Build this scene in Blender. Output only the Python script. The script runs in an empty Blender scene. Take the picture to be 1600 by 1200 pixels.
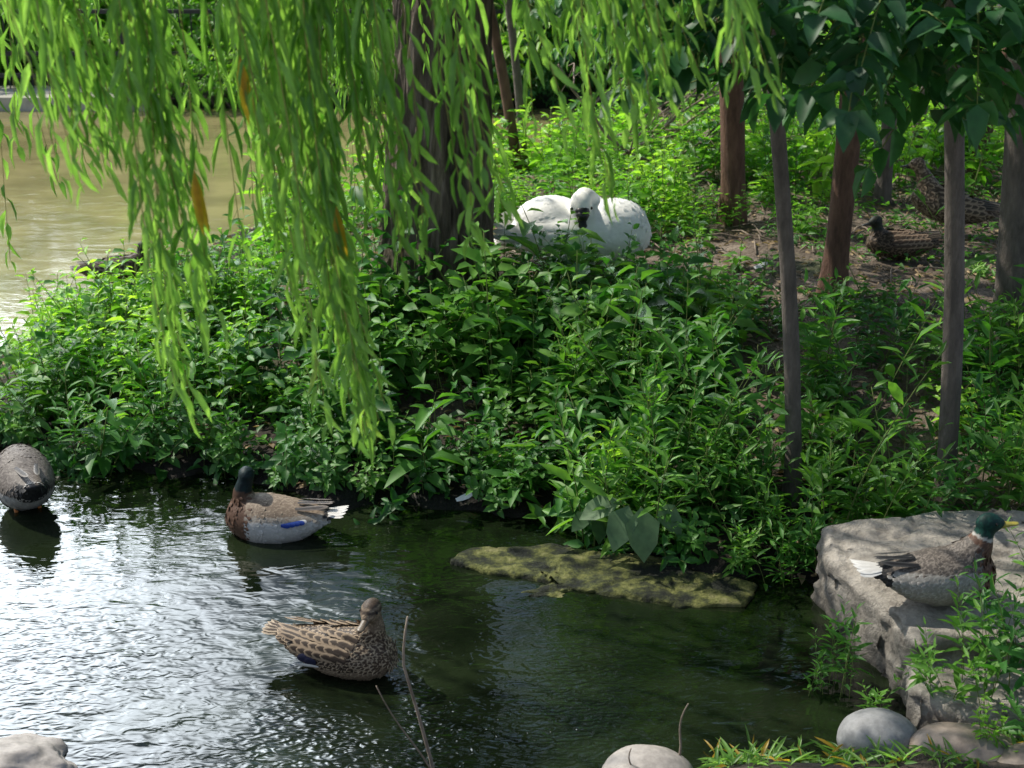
import bpy, bmesh, math, random
import numpy as np
from mathutils import Vector, Matrix, noise
from mathutils.bvhtree import BVHTree
random.seed(7); rng=np.random.default_rng(7)
scene=bpy.context.scene; COL=scene.collection
R=math.radians
S=Vector((-.58,.30,.76)).normalized()   # towards the sun

# ------------------------------------------------------------ helpers
class Geo:
    def __init__(s): s.V=[];s.T=[];s.t=[];s.m=[];s.n=0
    def add(s,V,T,tint=.5,mi=0):
        V=np.asarray(V,float).reshape(-1,3);T=np.asarray(T,int).reshape(-1,3)
        s.V.append(V);s.T.append(T+s.n);s.n+=len(V)
        s.t.append(np.full(len(V),tint) if np.isscalar(tint) else np.asarray(tint,float))
        s.m.append(np.full(len(T),mi))
    def mesh(s,name,mats,smooth=True):
        V=np.concatenate(s.V);T=np.concatenate(s.T);t=np.concatenate(s.t);m=np.concatenate(s.m)
        me=bpy.data.meshes.new(name)
        me.vertices.add(len(V));me.vertices.foreach_set('co',V.ravel())
        me.loops.add(len(T)*3);me.loops.foreach_set('vertex_index',T.ravel())
        me.polygons.add(len(T));me.polygons.foreach_set('loop_start',np.arange(len(T))*3)
        me.polygons.foreach_set('loop_total',np.full(len(T),3))
        me.polygons.foreach_set('material_index',m)
        me.polygons.foreach_set('use_smooth',np.full(len(T),smooth))
        a=me.attributes.new('tint','FLOAT','POINT');a.data.foreach_set('value',t)
        for x in mats: me.materials.append(x)
        me.update(calc_edges=True);me.validate()
        return me
def obj(name,me,parent=None,**kw):
    o=bpy.data.objects.new(name,me);COL.objects.link(o)
    if parent is not None:o.parent=parent
    for k,v in kw.items():
        if k in('loc',):o.location=v
        elif k=='rot':o.rotation_euler=v
        elif k=='scale':o.scale=v if hasattr(v,'__len__') else (v,v,v)
        else:o[k]=v
    return o
def unit(a):
    a=np.asarray(a,float);return a/np.maximum(np.linalg.norm(a,axis=-1,keepdims=True),1e-9)
def tube(pts,rad,n=6,cap=True):
    pts=np.asarray(pts,float);k=len(pts);rad=np.broadcast_to(np.asarray(rad,float),(k,))
    tg=unit(np.gradient(pts,axis=0))
    ref=np.array([0.,1,0]) if abs(tg[0][1])<.8 else np.array([1.,0,0])
    X=unit(np.cross(tg,ref));Y=np.cross(tg,X)
    a=np.arange(n)/n*2*math.pi
    V=(pts[:,None,:]+rad[:,None,None]*(np.cos(a)[None,:,None]*X[:,None,:]+np.sin(a)[None,:,None]*Y[:,None,:])).reshape(-1,3)
    T=[]
    for i in range(k-1):
        for j in range(n):
            p=i*n+j;q=i*n+(j+1)%n;T+=[(p,q,q+n),(p,q+n,p+n)]
    if cap:
        V=np.vstack([V,pts[0],pts[-1]]);c=k*n
        for j in range(n):
            T+=[(c,(j+1)%n,j),(c+1,(k-1)*n+j,(k-1)*n+(j+1)%n)]
    return V,np.array(T)
def leaf_tmpl(w1,w2,droop=.12,fold=.25):
    v=[(0,0,0),(-w1/2,.3,fold*w1*.3),(0,.3,0.02),(w1/2,.3,fold*w1*.3),(-w2/2,.68,fold*w2*.3-droop*.4),(0,.68,-droop*.4),(w2/2,.68,fold*w2*.3-droop*.4),(0,1,-droop)]
    return np.array(v,float)
LT=np.array([(0,2,1),(0,3,2),(1,2,5),(1,5,4),(2,3,6),(2,6,5),(4,5,7),(5,6,7)])
TL=leaf_tmpl(1,.8);TO=leaf_tmpl(1,.75,.18,.5);TB=leaf_tmpl(.85,.9,.15,.4)
def leaves(g,P,D,Nn,L,W,tm=TL,tint=None,mi=0):
    P=np.asarray(P,float);n=len(P);D=unit(D);X=unit(np.cross(D,Nn));Z=np.cross(X,D)
    L=np.broadcast_to(L,(n,));W=np.broadcast_to(W,(n,))
    V=P[:,None,:]+L[:,None,None]*tm[None,:,1,None]*D[:,None,:]+W[:,None,None]*tm[None,:,0,None]*X[:,None,:]+L[:,None,None]*tm[None,:,2,None]*Z[:,None,:]
    T=(LT[None]+8*np.arange(n)[:,None,None]).reshape(-1,3)
    if tint is None:tint=rng.random(n)*.93
    g.add(V.reshape(-1,3),T,np.repeat(tint,8),mi)

# ------------------------------------------------------------ materials
def newmat(name):
    m=bpy.data.materials.new(name);m.use_nodes=True;nt=m.node_tree;nt.nodes.clear()
    return m,nt
def nd(nt,t,**kw):
    n=nt.nodes.new(t)
    for k,v in kw.items():
        if k.startswith('i_'):
            key=k[2:].replace('_',' ')
            n.inputs[key].default_value=v
        else:setattr(n,k,v)
    return n
def ramp(nt,stops,interp='LINEAR'):
    r=nt.nodes.new('ShaderNodeValToRGB');r.color_ramp.interpolation=interp
    e=r.color_ramp.elements
    while len(e)<len(stops):e.new(.5)
    for i,(p,c) in enumerate(stops):
        e[i].position=p;e[i].color=(c[0],c[1],c[2],1) if hasattr(c,'__len__') else (c,c,c,1)
    return r
def leaf_mat(name,c0,c1,yel=False,tr=.4,rough=.42,tm=(1.8,1.9,.8)):
    m,nt=newmat(name);L=nt.links.new
    at=nd(nt,'ShaderNodeAttribute',attribute_name='tint')
    st=[(0,c0),(.93,c1)]
    if yel:st=[(0,c0),(.94,c1),(.97,(.5,.33,.04))]
    rp=ramp(nt,st);L(at.outputs['Fac'],rp.inputs[0])
    oi=nd(nt,'ShaderNodeObjectInfo');hs=nd(nt,'ShaderNodeHueSaturation')
    mr=nd(nt,'ShaderNodeMapRange');mr.inputs['To Min'].default_value=.6;mr.inputs['To Max'].default_value=1.4
    if yel:mr.inputs['To Min'].default_value=1.;mr.inputs['To Max'].default_value=1.
    L(oi.outputs['Random'],mr.inputs[0]);L(mr.outputs[0],hs.inputs['Value'])
    if not yel:
        mr2=nd(nt,'ShaderNodeMapRange');mr2.inputs['To Min'].default_value=.525;mr2.inputs['To Max'].default_value=.48
        L(oi.outputs['Random'],mr2.inputs[0]);L(mr2.outputs[0],hs.inputs['Hue'])
    L(rp.outputs[0],hs.inputs['Color'])
    ns=nd(nt,'ShaderNodeTexNoise',i_Scale=30.);tc=nd(nt,'ShaderNodeTexCoord');L(tc.outputs['Object'],ns.inputs['Vector'])
    mx=nd(nt,'ShaderNodeMix',data_type='RGBA',blend_type='MULTIPLY');mx.inputs[0].default_value=.5
    r2=ramp(nt,[(.3,.6),(.7,1.2)]);L(ns.outputs[0],r2.inputs[0]);L(hs.outputs[0],mx.inputs[6]);L(r2.outputs[0],mx.inputs[7])
    p=nd(nt,'ShaderNodeBsdfPrincipled',i_Roughness=rough);L(mx.outputs[2],p.inputs['Base Color'])
    t=nd(nt,'ShaderNodeBsdfTranslucent');h2=nd(nt,'ShaderNodeMix',data_type='RGBA',blend_type='MULTIPLY');h2.inputs[0].default_value=1
    h2.inputs[7].default_value=(*tm,1);L(mx.outputs[2],h2.inputs[6]);L(h2.outputs[2],t.inputs[0])
    ms=nd(nt,'ShaderNodeMixShader');ms.inputs[0].default_value=tr;L(p.outputs[0],ms.inputs[1]);L(t.outputs[0],ms.inputs[2])
    o=nd(nt,'ShaderNodeOutputMaterial');L(ms.outputs[0],o.inputs[0]);return m
def noise_mat(name,stops,scale=5,detail=8,rough=.9,bump=.5,bscale=None,stretch=(1,1,1),coord='Object',dist=.05,vor=0,wet_steep_dark=False):
    m,nt=newmat(name);L=nt.links.new
    tc=nd(nt,'ShaderNodeTexCoord');mp=nd(nt,'ShaderNodeMapping');mp.inputs['Scale'].default_value=stretch
    L(tc.outputs[coord],mp.inputs[0])
    n1=nd(nt,'ShaderNodeTexNoise',i_Scale=scale,i_Detail=float(detail),i_Roughness=.65);L(mp.outputs[0],n1.inputs['Vector'])
    rp=ramp(nt,stops);L(n1.outputs[0],rp.inputs[0])
    n2=nd(nt,'ShaderNodeTexNoise',i_Scale=bscale or scale*3,i_Detail=8.,i_Roughness=.7);L(mp.outputs[0],n2.inputs['Vector'])
    b=nd(nt,'ShaderNodeBump',i_Strength=bump,i_Distance=dist)
    if vor:
        v=nd(nt,'ShaderNodeTexVoronoi',i_Scale=vor,feature='DISTANCE_TO_EDGE');L(mp.outputs[0],v.inputs['Vector'])
        ad=nd(nt,'ShaderNodeMath',operation='ADD');L(n2.outputs[0],ad.inputs[0]);L(v.outputs[0],ad.inputs[1]);L(ad.outputs[0],b.inputs['Height'])
    else:L(n2.outputs[0],b.inputs['Height'])
    c=rp.outputs[0]
    r5=ramp(nt,[(.35,.55),(.6,1.05)]);L(n2.outputs[0],r5.inputs[0])
    m5=nd(nt,'ShaderNodeMix',data_type='RGBA',blend_type='MULTIPLY');m5.inputs[0].default_value=.6;L(c,m5.inputs[6]);L(r5.outputs[0],m5.inputs[7]);c=m5.outputs[2]
    if wet_steep_dark:
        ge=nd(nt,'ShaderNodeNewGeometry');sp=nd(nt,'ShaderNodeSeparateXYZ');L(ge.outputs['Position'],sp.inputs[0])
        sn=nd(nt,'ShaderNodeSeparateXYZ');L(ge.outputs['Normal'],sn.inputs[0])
        r3=ramp(nt,[(.0,.35),(.12,1)]);L(sp.outputs[2],r3.inputs[0]);r4=ramp(nt,[(.1,.62),(.7,1)]);L(sn.outputs[2],r4.inputs[0])  # colour darkens towards water level and on steep faces
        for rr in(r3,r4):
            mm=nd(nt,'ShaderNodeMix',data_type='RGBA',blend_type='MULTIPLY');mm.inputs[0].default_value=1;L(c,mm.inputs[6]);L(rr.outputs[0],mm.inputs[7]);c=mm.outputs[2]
    p=nd(nt,'ShaderNodeBsdfPrincipled',i_Roughness=rough);L(c,p.inputs['Base Color']);L(b.outputs[0],p.inputs['Normal'])
    o=nd(nt,'ShaderNodeOutputMaterial');L(p.outputs[0],o.inputs[0]);return m

M_willow=leaf_mat('willow_leaf',(.09,.22,.04),(.28,.50,.12),yel=True,tr=.52,rough=.38,tm=(1.7,1.75,.9))
M_crown=leaf_mat('willow_crown_leaf',(.03,.08,.015),(.07,.16,.025),tr=.3)
M_broad=leaf_mat('broad_leaf_dark',(.03,.12,.03),(.08,.23,.06),tr=.35,rough=.5)
M_weed=leaf_mat('weed_leaf',(.035,.13,.02),(.17,.40,.06),tr=.38,rough=.5)
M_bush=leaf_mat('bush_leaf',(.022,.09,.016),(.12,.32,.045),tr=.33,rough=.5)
M_suntone=leaf_mat('sun_toned_leaf',(.10,.27,.03),(.30,.55,.07),tr=.5)  # sunlight put into the colour: brighter copy of the bush leaf
M_bigleaf=leaf_mat('burdock_leaf',(.05,.11,.05),(.09,.17,.07),tr=.2,rough=.6)
M_stem=noise_mat('green_stem',[(.3,(.10,.16,.03)),(.7,(.18,.22,.06))],20,bump=.1)
M_wstem=noise_mat('willow_twig',[(.3,(.25,.26,.06)),(.7,(.35,.3,.10))],20,bump=.1,rough=.5)
M_litter=leaf_mat('dry_leaf',(.12,.08,.045),(.48,.34,.21),tr=.15,rough=.8)
M_dry=noise_mat('dry_wood',[(.3,(.16,.12,.09)),(.7,(.40,.32,.25))],12,bump=.3,stretch=(1,1,.3))
M_bark=noise_mat('willow_bark',[(.3,(.04,.03,.022)),(.5,(.15,.115,.085)),(.7,(.36,.29,.22))],11,bump=1.,bscale=16,stretch=(1,1,.16),dist=.06,vor=13)
M_bark2=noise_mat('grey_bark',[(.3,(.09,.075,.065)),(.7,(.22,.18,.155))],14,bump=.8,stretch=(1,1,.3),dist=.02)
M_bark3=noise_mat('red_bark',[(.3,(.09,.045,.03)),(.7,(.25,.135,.09))],14,bump=.9,stretch=(1,1,.25),dist=.03)
M_stone=noise_mat('limestone',[(.3,(.20,.17,.14)),(.44,(.43,.385,.33)),(.6,(.56,.505,.44)),(.8,(.62,.57,.50))],7,bump=1.,bscale=16,dist=.05,wet_steep_dark=True)
M_moss=noise_mat('mossy_stone',[(.42,(.012,.016,.008)),(.49,(.06,.07,.02)),(.56,(.19,.20,.05)),(.68,(.40,.37,.17))],6,bump=1.,bscale=22,dist=.05)
M_peb1=noise_mat('pale_pebble',[(.3,(.30,.27,.24)),(.7,(.48,.43,.39))],4,bump=.15,bscale=30,rough=.6)
M_peb2=noise_mat('grey_pebble',[(.3,(.22,.22,.22)),(.7,(.32,.32,.32))],4,bump=.15,bscale=30,rough=.6)
M_peb3=noise_mat('tan_pebble',[(.3,(.19,.15,.12)),(.7,(.36,.29,.24))],4,bump=.15,bscale=30,rough=.55)
M_conc=noise_mat('pale_concrete',[(.3,(.38,.36,.3)),(.7,(.55,.52,.45))],3,bump=.2)
M_iron=noise_mat('black_iron',[(.3,(.012,.012,.015)),(.7,(.03,.03,.035))],8,bump=.1,rough=.5)

m,nt=newmat('soil');L=nt.links.new
tc=nd(nt,'ShaderNodeTexCoord')
n1=nd(nt,'ShaderNodeTexNoise',i_Scale=2.2,i_Detail=10.,i_Roughness=.7);L(tc.outputs['Object'],n1.inputs['Vector'])
rp=ramp(nt,[(.3,(.05,.037,.026)),(.5,(.14,.105,.078)),(.7,(.30,.24,.19))]);L(n1.outputs[0],rp.inputs[0])
n2=nd(nt,'ShaderNodeTexNoise',i_Scale=.9,i_Detail=6.);L(tc.outputs['Object'],n2.inputs['Vector'])
r2=ramp(nt,[(.54,0),(.64,.8)]);L(n2.outputs[0],r2.inputs[0])
mx=nd(nt,'ShaderNodeMix',data_type='RGBA');mx.inputs[7].default_value=(.045,.075,.02,1);L(r2.outputs[0],mx.inputs[0]);L(rp.outputs[0],mx.inputs[6])
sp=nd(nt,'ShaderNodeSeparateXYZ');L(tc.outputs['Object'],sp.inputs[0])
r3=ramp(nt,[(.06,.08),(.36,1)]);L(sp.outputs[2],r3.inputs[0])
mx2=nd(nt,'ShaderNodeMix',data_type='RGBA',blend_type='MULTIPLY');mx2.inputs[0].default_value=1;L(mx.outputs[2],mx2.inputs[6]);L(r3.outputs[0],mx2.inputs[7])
n3=nd(nt,'ShaderNodeTexNoise',i_Scale=30.,i_Detail=8.);L(tc.outputs['Object'],n3.inputs['Vector'])
b=nd(nt,'ShaderNodeBump',i_Strength=.9,i_Distance=.04);L(n3.outputs[0],b.inputs['Height'])
p=nd(nt,'ShaderNodeBsdfPrincipled',i_Roughness=.95);L(mx2.outputs[2],p.inputs['Base Color']);L(b.outputs[0],p.inputs['Normal'])
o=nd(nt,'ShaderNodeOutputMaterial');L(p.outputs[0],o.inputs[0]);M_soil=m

def water_mat(name,c0,c1,ior,rough,ripple,sc,riffle=None,a2s=3.):
    m,nt=newmat(name);L=nt.links.new
    tc=nd(nt,'ShaderNodeTexCoord')
    nc=nd(nt,'ShaderNodeTexNoise',i_Scale=1.6,i_Detail=6.);L(tc.outputs['Object'],nc.inputs['Vector'])
    rp=ramp(nt,[(.4,c0),(.65,c1)]);L(nc.outputs[0],rp.inputs[0])
    mp=nd(nt,'ShaderNodeMapping');mp.inputs['Scale'].default_value=(1,2.0,1);mp.inputs['Rotation'].default_value=(0,0,-.35);L(tc.outputs['Object'],mp.inputs[0])
    a=nd(nt,'ShaderNodeTexNoise',i_Scale=sc,i_Detail=.8,i_Distortion=.9);L(mp.outputs[0],a.inputs['Vector'])
    a2=nd(nt,'ShaderNodeTexNoise',i_Scale=sc*a2s,i_Detail=.5,i_Distortion=1.6);L(mp.outputs[0],a2.inputs['Vector'])
    a3=nd(nt,'ShaderNodeTexNoise',i_Scale=1.1,i_Detail=3.);L(tc.outputs['Object'],a3.inputs['Vector'])
    r3=ramp(nt,[(.42,.03),(.64,.11)]);L(a3.outputs[0],r3.inputs[0])
    fac=r3.outputs[0]
    if riffle:
        for (x,y,rad,amt) in riffle:
            vd=nd(nt,'ShaderNodeVectorMath',operation='DISTANCE');vd.inputs[1].default_value=(x,y,0);L(tc.outputs['Object'],vd.inputs[0])
            mr=nd(nt,'ShaderNodeMapRange');mr.inputs['From Min'].default_value=rad;mr.inputs['From Max'].default_value=rad*.2;mr.inputs['To Max'].default_value=amt;L(vd.outputs['Value'],mr.inputs[0])
            mm=nd(nt,'ShaderNodeMath',operation='ADD');L(fac,mm.inputs[0]);L(mr.outputs[0],mm.inputs[1]);fac=mm.outputs[0]
    f2=nd(nt,'ShaderNodeMath',operation='MULTIPLY');L(a2.outputs[0],f2.inputs[0]);L(fac,f2.inputs[1])
    s=nd(nt,'ShaderNodeMath',operation='MULTIPLY_ADD');s.inputs[1].default_value=.32;L(a.outputs[0],s.inputs[0]);L(f2.outputs[0],s.inputs[2])
    b=nd(nt,'ShaderNodeBump',i_Strength=ripple,i_Distance=.05);L(s.outputs[0],b.inputs['Height'])
    p=nd(nt,'ShaderNodeBsdfPrincipled',i_Roughness=rough,i_IOR=ior);L(rp.outputs[0],p.inputs['Base Color']);L(b.outputs[0],p.inputs['Normal'])
    o=nd(nt,'ShaderNodeOutputMaterial');L(p.outputs[0],o.inputs[0]);return m
M_stream=water_mat('stream_water',(.004,.007,.003),(.014,.022,.009),1.47,.045,.40,4.2,[(-.6,5.25,.6,.6),(-2.2,5.9,1.4,.10),(.35,5.85,.35,.4),(.2,5.35,.4,.3)])
M_pond=water_mat('pond_water',(.20,.175,.08),(.30,.26,.12),1.33,.1,.3,2.5)

# ------------------------------------------------------------ terrain
island=[(-30,9.6),(-6,9.0),(-3.0,8.36),(-2.54,8.0),(-1.7,7.98),(-.96,7.55),(.2,7.42),(.45,7.0),(1.0,6.72),(1.5,6.6),(1.75,6.0),(2.1,5.5),(2.5,5.2),(6,4),(30,3),
        (30,18),(6,16.5),(1,16),(-1,15),(-2.2,13.8),(-2.8,12.5),(-3.1,11.6),(-3.3,10.6),(-3.6,9.8),(-5,9.8),(-30,10.6)]
nearp=[(-60,5.15),(-1.95,5.1),(-1.78,4.85),(-.2,4.7),(.15,4.95),(.8,5.1),(1.2,5.18),(1.9,5.35),(60,5.4),(60,-60),(-60,-60)]
def sdist(x,y,poly):
    d=np.full(x.shape,1e9);ins=np.zeros(x.shape,bool);n=len(poly)
    for i in range(n):
        ax,ay=poly[i];bx,by=poly[(i+1)%n];ex,ey=bx-ax,by-ay
        t=np.clip(((x-ax)*ex+(y-ay)*ey)/(ex*ex+ey*ey),0,1)
        d=np.minimum(d,np.hypot(x-ax-t*ex,y-ay-t*ey))
        c=((ay>y)!=(by>y))&(x<ex*(y-ay)/(ey if ey else 1e-9)+ax);ins^=c
    return np.where(ins,d,-d)
def ss(t):t=np.clip(t,0,1);return t*t*(3-2*t)
def H(x,y):
    x=np.asarray(x,float);y=np.asarray(y,float)
    d=sdist(x,y,island)+.05*np.sin(x*7.3+y*2)+.04*np.sin(x*13+1)
    h=np.where(d>0,.07*ss(d/.15)+.53*ss(d/3.),np.maximum(d*1.3,-.4))
    d2=sdist(x,y,nearp)+.03*np.sin(x*9)
    h=np.maximum(h,np.where(d2>0,.04*ss(d2/.2)+.30*d2.clip(0,6),np.maximum(d2,-.4)))
    d3=y-19.5
    h=np.maximum(h,np.where(d3>0,.12+.0*d3,np.maximum(d3*3,-.4)))
    nz=.03*np.sin(x*3.1+1.3*np.sin(y*2.3))*np.sin(y*2.7+x)+.012*np.sin(x*9+y*7)*np.sin(y*11-x*4)
    return h+np.where((h>.02)&(y<19),nz,0)
def axis(a,b,st,far):
    c=list(np.arange(a,b,st));s=st;v=c[-1]
    while v<far:s*=1.4;v+=s;c.append(v)
    s=st;v=a;l=[]
    while v>-far:s*=1.4;v-=s;l.append(v)
    return np.array(l[::-1]+c)
xs=axis(-6,7,.08,300);ys=axis(3.5,20,.08,300)
X,Y=np.meshgrid(xs,ys);Z=H(X,Y)
V=np.stack([X,Y,Z],-1).reshape(-1,3);nx=len(xs);ny=len(ys)
i,j=np.meshgrid(np.arange(nx-1),np.arange(ny-1));a=(j*nx+i).ravel()
T=np.concatenate([np.stack([a,a+1,a+nx+1],1),np.stack([a,a+nx+1,a+nx],1)])
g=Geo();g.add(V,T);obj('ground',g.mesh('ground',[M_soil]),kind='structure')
def rect(name,x0,x1,y0,y1,z,mat):
    g=Geo();g.add([(x0,y0,z),(x1,y0,z),(x1,y1,z),(x0,y1,z)],[(0,1,2),(0,2,3)])
    return obj(name,g.mesh(name,[mat]),kind='structure')
rect('stream_water',-40,40,3,9.2,0,M_stream)
rect('pond_water',-40,40,9.2,19.6,0,M_pond)
def hz(x,y):return float(H(np.array([x]),np.array([y]))[0])

def box(g,x0,x1,y0,y1,z0,z1):
    v=[(x0,y0,z0),(x1,y0,z0),(x1,y1,z0),(x0,y1,z0),(x0,y0,z1),(x1,y0,z1),(x1,y1,z1),(x0,y1,z1)]
    f=[(0,2,1),(0,3,2),(4,5,6),(4,6,7),(0,1,5),(0,5,4),(1,2,6),(1,6,5),(2,3,7),(2,7,6),(3,0,4),(3,4,7)]
    g.add(v,f)
g=Geo();box(g,-30,-4.4,19.3,20.2,-.5,.17);obj('quay_path',g.mesh('quay_path',[M_conc],False),kind='structure')
fr=obj('iron_fence',None,loc=(0,20.0,.17),label='black iron railing fence along the far pond bank',category='fence')
for z in (.14,.42,.95):
    g=Geo();box(g,-14,7,-.03,.03,z,z+.05);obj('rail',g.mesh('rail',[M_iron],False),fr)
gp=Geo();box(gp,-.045,.045,-.045,.045,-.1,1.08);mp_=gp.mesh('post',[M_iron],False)
gk=Geo()
for k in range(1,12):box(gk,k*.15-.008,k*.15+.008,-.008,.008,.0,.99)
mk=gk.mesh('pickets',[M_iron],False)
for k in range(12):
    obj('post',mp_,fr,loc=(-14+k*1.8,0,0));
    if k<11:obj('picket_panel',mk,fr,loc=(-14+k*1.8,0,0))

# ------------------------------------------------------------ rocks
def rock(name,loc,size,mat,seed,label,cat='rock',amp=.12,fr_=1.5,rot=0,sub=5):
    bm=bmesh.new();bmesh.ops.create_icosphere(bm,subdivisions=sub,radius=1)
    for v in bm.verts:
        n=noise.fractal(v.co*fr_+Vector((seed*7.1,seed,0)),1,2,5)
        v.co*=1+amp*n
        v.co.x*=size[0];v.co.y*=size[1];v.co.z*=size[2]
    me=bpy.data.meshes.new(name);bm.to_mesh(me);bm.free()
    for p in me.polygons:p.use_smooth=True
    me.materials.append(mat)
    return obj(name,me,loc=loc,rot=(0,0,rot),label=label,category=cat)
def slab(name,corners,z0,z1,mat,seed,label,amp=.035,vox=.02,corner_top=None,bev=.03,fq=2.2,crk=1.):
    bm=bmesh.new()
    zt=corner_top or [z1]*len(corners);n=len(corners)
    lo=[bm.verts.new((c[0],c[1],z0)) for c in corners];up=[bm.verts.new((c[0],c[1],zt[i])) for i,c in enumerate(corners)]
    bm.faces.new(lo[::-1]);bm.faces.new(up)
    for i in range(n):bm.faces.new([lo[i],lo[(i+1)%n],up[(i+1)%n],up[i]])
    bmesh.ops.bevel(bm,geom=list(bm.edges),offset=bev,segments=2,affect='EDGES')
    me=bpy.data.meshes.new(name);bm.to_mesh(me);bm.free()
    o=obj('tmp',me);md=o.modifiers.new('r','REMESH');md.mode='VOXEL';md.voxel_size=vox
    dg=bpy.context.evaluated_depsgraph_get();dg.update();me2=bpy.data.meshes.new_from_object(o.evaluated_get(dg))
    bpy.data.objects.remove(o)
    for v in me2.vertices:
        q=v.co*fq+Vector((seed,seed*3,0));w=Vector((noise.fractal(q,1,2,6),noise.fractal(q+Vector((9,0,0)),1,2,6),noise.fractal(q+Vector((0,9,0)),1,2,6)*.5))
        side=1-abs(v.normal.z)
        crack=(-abs(noise.noise(Vector((v.co.x*2,v.co.y*2,v.co.z*14+seed))))*.045*side-max(0,.10-abs(noise.noise(v.co*2.6+Vector((seed,0,0)))))*.22)*crk
        v.co+=w*amp+v.normal*crack
    for p in me2.polygons:p.use_smooth=True
    me2.name=name;me2.materials.append(mat)
    return obj(name,me2,label=label,category='rock')
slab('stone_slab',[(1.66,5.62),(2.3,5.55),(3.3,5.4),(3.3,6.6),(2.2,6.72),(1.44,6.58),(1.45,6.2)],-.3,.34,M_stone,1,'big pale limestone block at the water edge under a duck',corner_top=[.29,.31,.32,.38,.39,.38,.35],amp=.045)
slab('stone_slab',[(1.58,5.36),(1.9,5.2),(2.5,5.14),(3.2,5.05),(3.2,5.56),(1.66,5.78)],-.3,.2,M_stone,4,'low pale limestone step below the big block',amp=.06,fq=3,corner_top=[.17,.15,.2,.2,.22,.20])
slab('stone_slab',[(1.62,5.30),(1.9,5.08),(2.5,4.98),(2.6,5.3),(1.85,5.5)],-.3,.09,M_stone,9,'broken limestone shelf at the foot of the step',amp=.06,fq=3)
slab('mossy_rock',[(-.34,6.86),(-.1,6.74),(.35,6.56),(.80,6.40),(1.1,6.40),(1.2,6.6),(.75,6.9),(.2,7.05),(-.2,7.0)],-.15,.026,M_moss,3,'flat mossy yellow-green rock shelf beside the bank',amp=.028,bev=.012,fq=4,crk=.6,vox=.014)
rock('mossy_rock',(.2,6.58,-.02),(.18,.07,.03),M_moss,5,'small mossy rock at the edge of the stream',amp=.4,fr_=2.2,rot=.3)
rock('river_stone',(1.46,5.24,.05),(.16,.13,.12),M_peb2,11,'smooth round grey stone on the stream bank',amp=.06,fr_=.8)
rock('river_stone',(1.76,5.10,.05),(.23,.15,.13),M_peb3,12,'large smooth tan brown stone on the stream bank',amp=.08,fr_=.8,rot=-.2)
rock('river_stone',(2.02,4.98,.06),(.2,.14,.12),M_peb3,13,'smooth brown stone beside a larger one',amp=.08,fr_=.8)
rock('river_stone',(.53,5.08,-.01),(.185,.15,.1),M_peb1,14,'smooth pale cream stone at the water edge',amp=.06,fr_=.8)
rock('river_stone',(.44,4.96,.05),(.075,.06,.06),M_peb1,15,'small pale pebble against a larger stone',amp=.06,fr_=.8)
rock('river_stone',(.2,5.0,.0),(.08,.06,.05),M_peb3,16,'small brown pebble at the water edge',amp=.06,fr_=.8)
rock('river_stone',(-1.98,5.14,-.02),(.26,.17,.10),M_peb1,17,'pale flat boulder at the corner of the stream',amp=.2,fr_=1.6)
rock('river_stone',(-3.25,8.45,.12),(.3,.16,.1),M_peb1,18,'sunlit pale sandy rock on the bank',amp=.15,fr_=1.2)

# ------------------------------------------------------------ trees
HOLES=[(.6,10.2,.6,.42),(.2,10.1,.6,.35),(.35,9.9,.5,.3),(1.9,5.9,.3,.5),(1.6,9.0,.5,.4),(-1.2,7.2,.1,.3),(.6,8.6,.4,.35),(1.3,8.3,.4,.2),(2.4,8.0,.4,.35),(.5,6.6,0,.3),(2.7,10.3,.6,.3),(3.25,11.2,.6,.4),(.9,7.2,.3,.25),(2.0,10.8,.6,.3),(-.6,8.2,.3,.25),(1.2,9.9,.5,.25),(2.6,5.8,.3,.4),(1.0,12.2,.6,.7),(2.2,12.6,.6,.6),(1.5,9.4,.5,.3),(2.6,9.2,.5,.25)]  # gaps shaped into the crowns along sun rays to light chosen spots
hr=np.random.default_rng(99)
for _ in range(80):HOLES.append((hr.uniform(-.8,4.5),hr.uniform(6.6,13),.4,hr.uniform(.08,.28)))
def sunhole(x,y,z):
    for (tx,ty,tz,r_) in HOLES:
        k=(z-tz)/S.z;dx=x-tx-S.x*k;dy=y-ty-S.y*k
        if dx*dx+dy*dy<r_*r_:return True
    return False
def trunk_mesh(path,rad,mat,n=20,furrow=0,limbs=(),deep=False):
    path=np.array(path,float);rad=np.array(rad,float)
    zz=path[:,2];k=int((zz[-1]-zz[0])/(.03 if deep else .12))
    zq=np.linspace(zz[0],zz[-1],k)
    P=np.stack([np.interp(zq,zz,path[:,0]),np.interp(zq,zz,path[:,1]),zq],1)
    P[:,0]+=.02*np.sin(zq*1.7+path[0,0]*5);P[:,1]+=.02*np.cos(zq*1.3)
    r=np.interp(zq,zz,rad)
    V,T=tube(P,r,n)
    if furrow:
        for i in range(k):
            for j in range(n):
                a=j/n*2*math.pi
                if deep:
                    w=noise.noise(Vector((math.cos(a)*2,math.sin(a)*2,zq[i]*1.2)))*.9
                    q=Vector((math.cos(a+w*.12)*9,math.sin(a+w*.12)*9,zq[i]*2.2))
                    f=1-2.6*abs(noise.noise(q));f=max(f,-.4)+.35*noise.noise(q*2.3)
                    f=-f
                else:
                    q=Vector((math.cos(a)*3.4,math.sin(a)*3.4,zq[i]*3));f=noise.fractal(q,1,2,4)
                fl=1+.15*max(0,1-(zq[i]-zz[0])/.7)**2*math.sin(a*5+1)
                V[i*n+j]=P[i]+(V[i*n+j]-P[i])*((1+furrow*f)*fl)
    g=Geo();g.add(V,T)
    for lp,lr in limbs:
        v,t=tube(lp,lr,8);g.add(v,t)
    return g.mesh('trunk',[mat])
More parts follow.
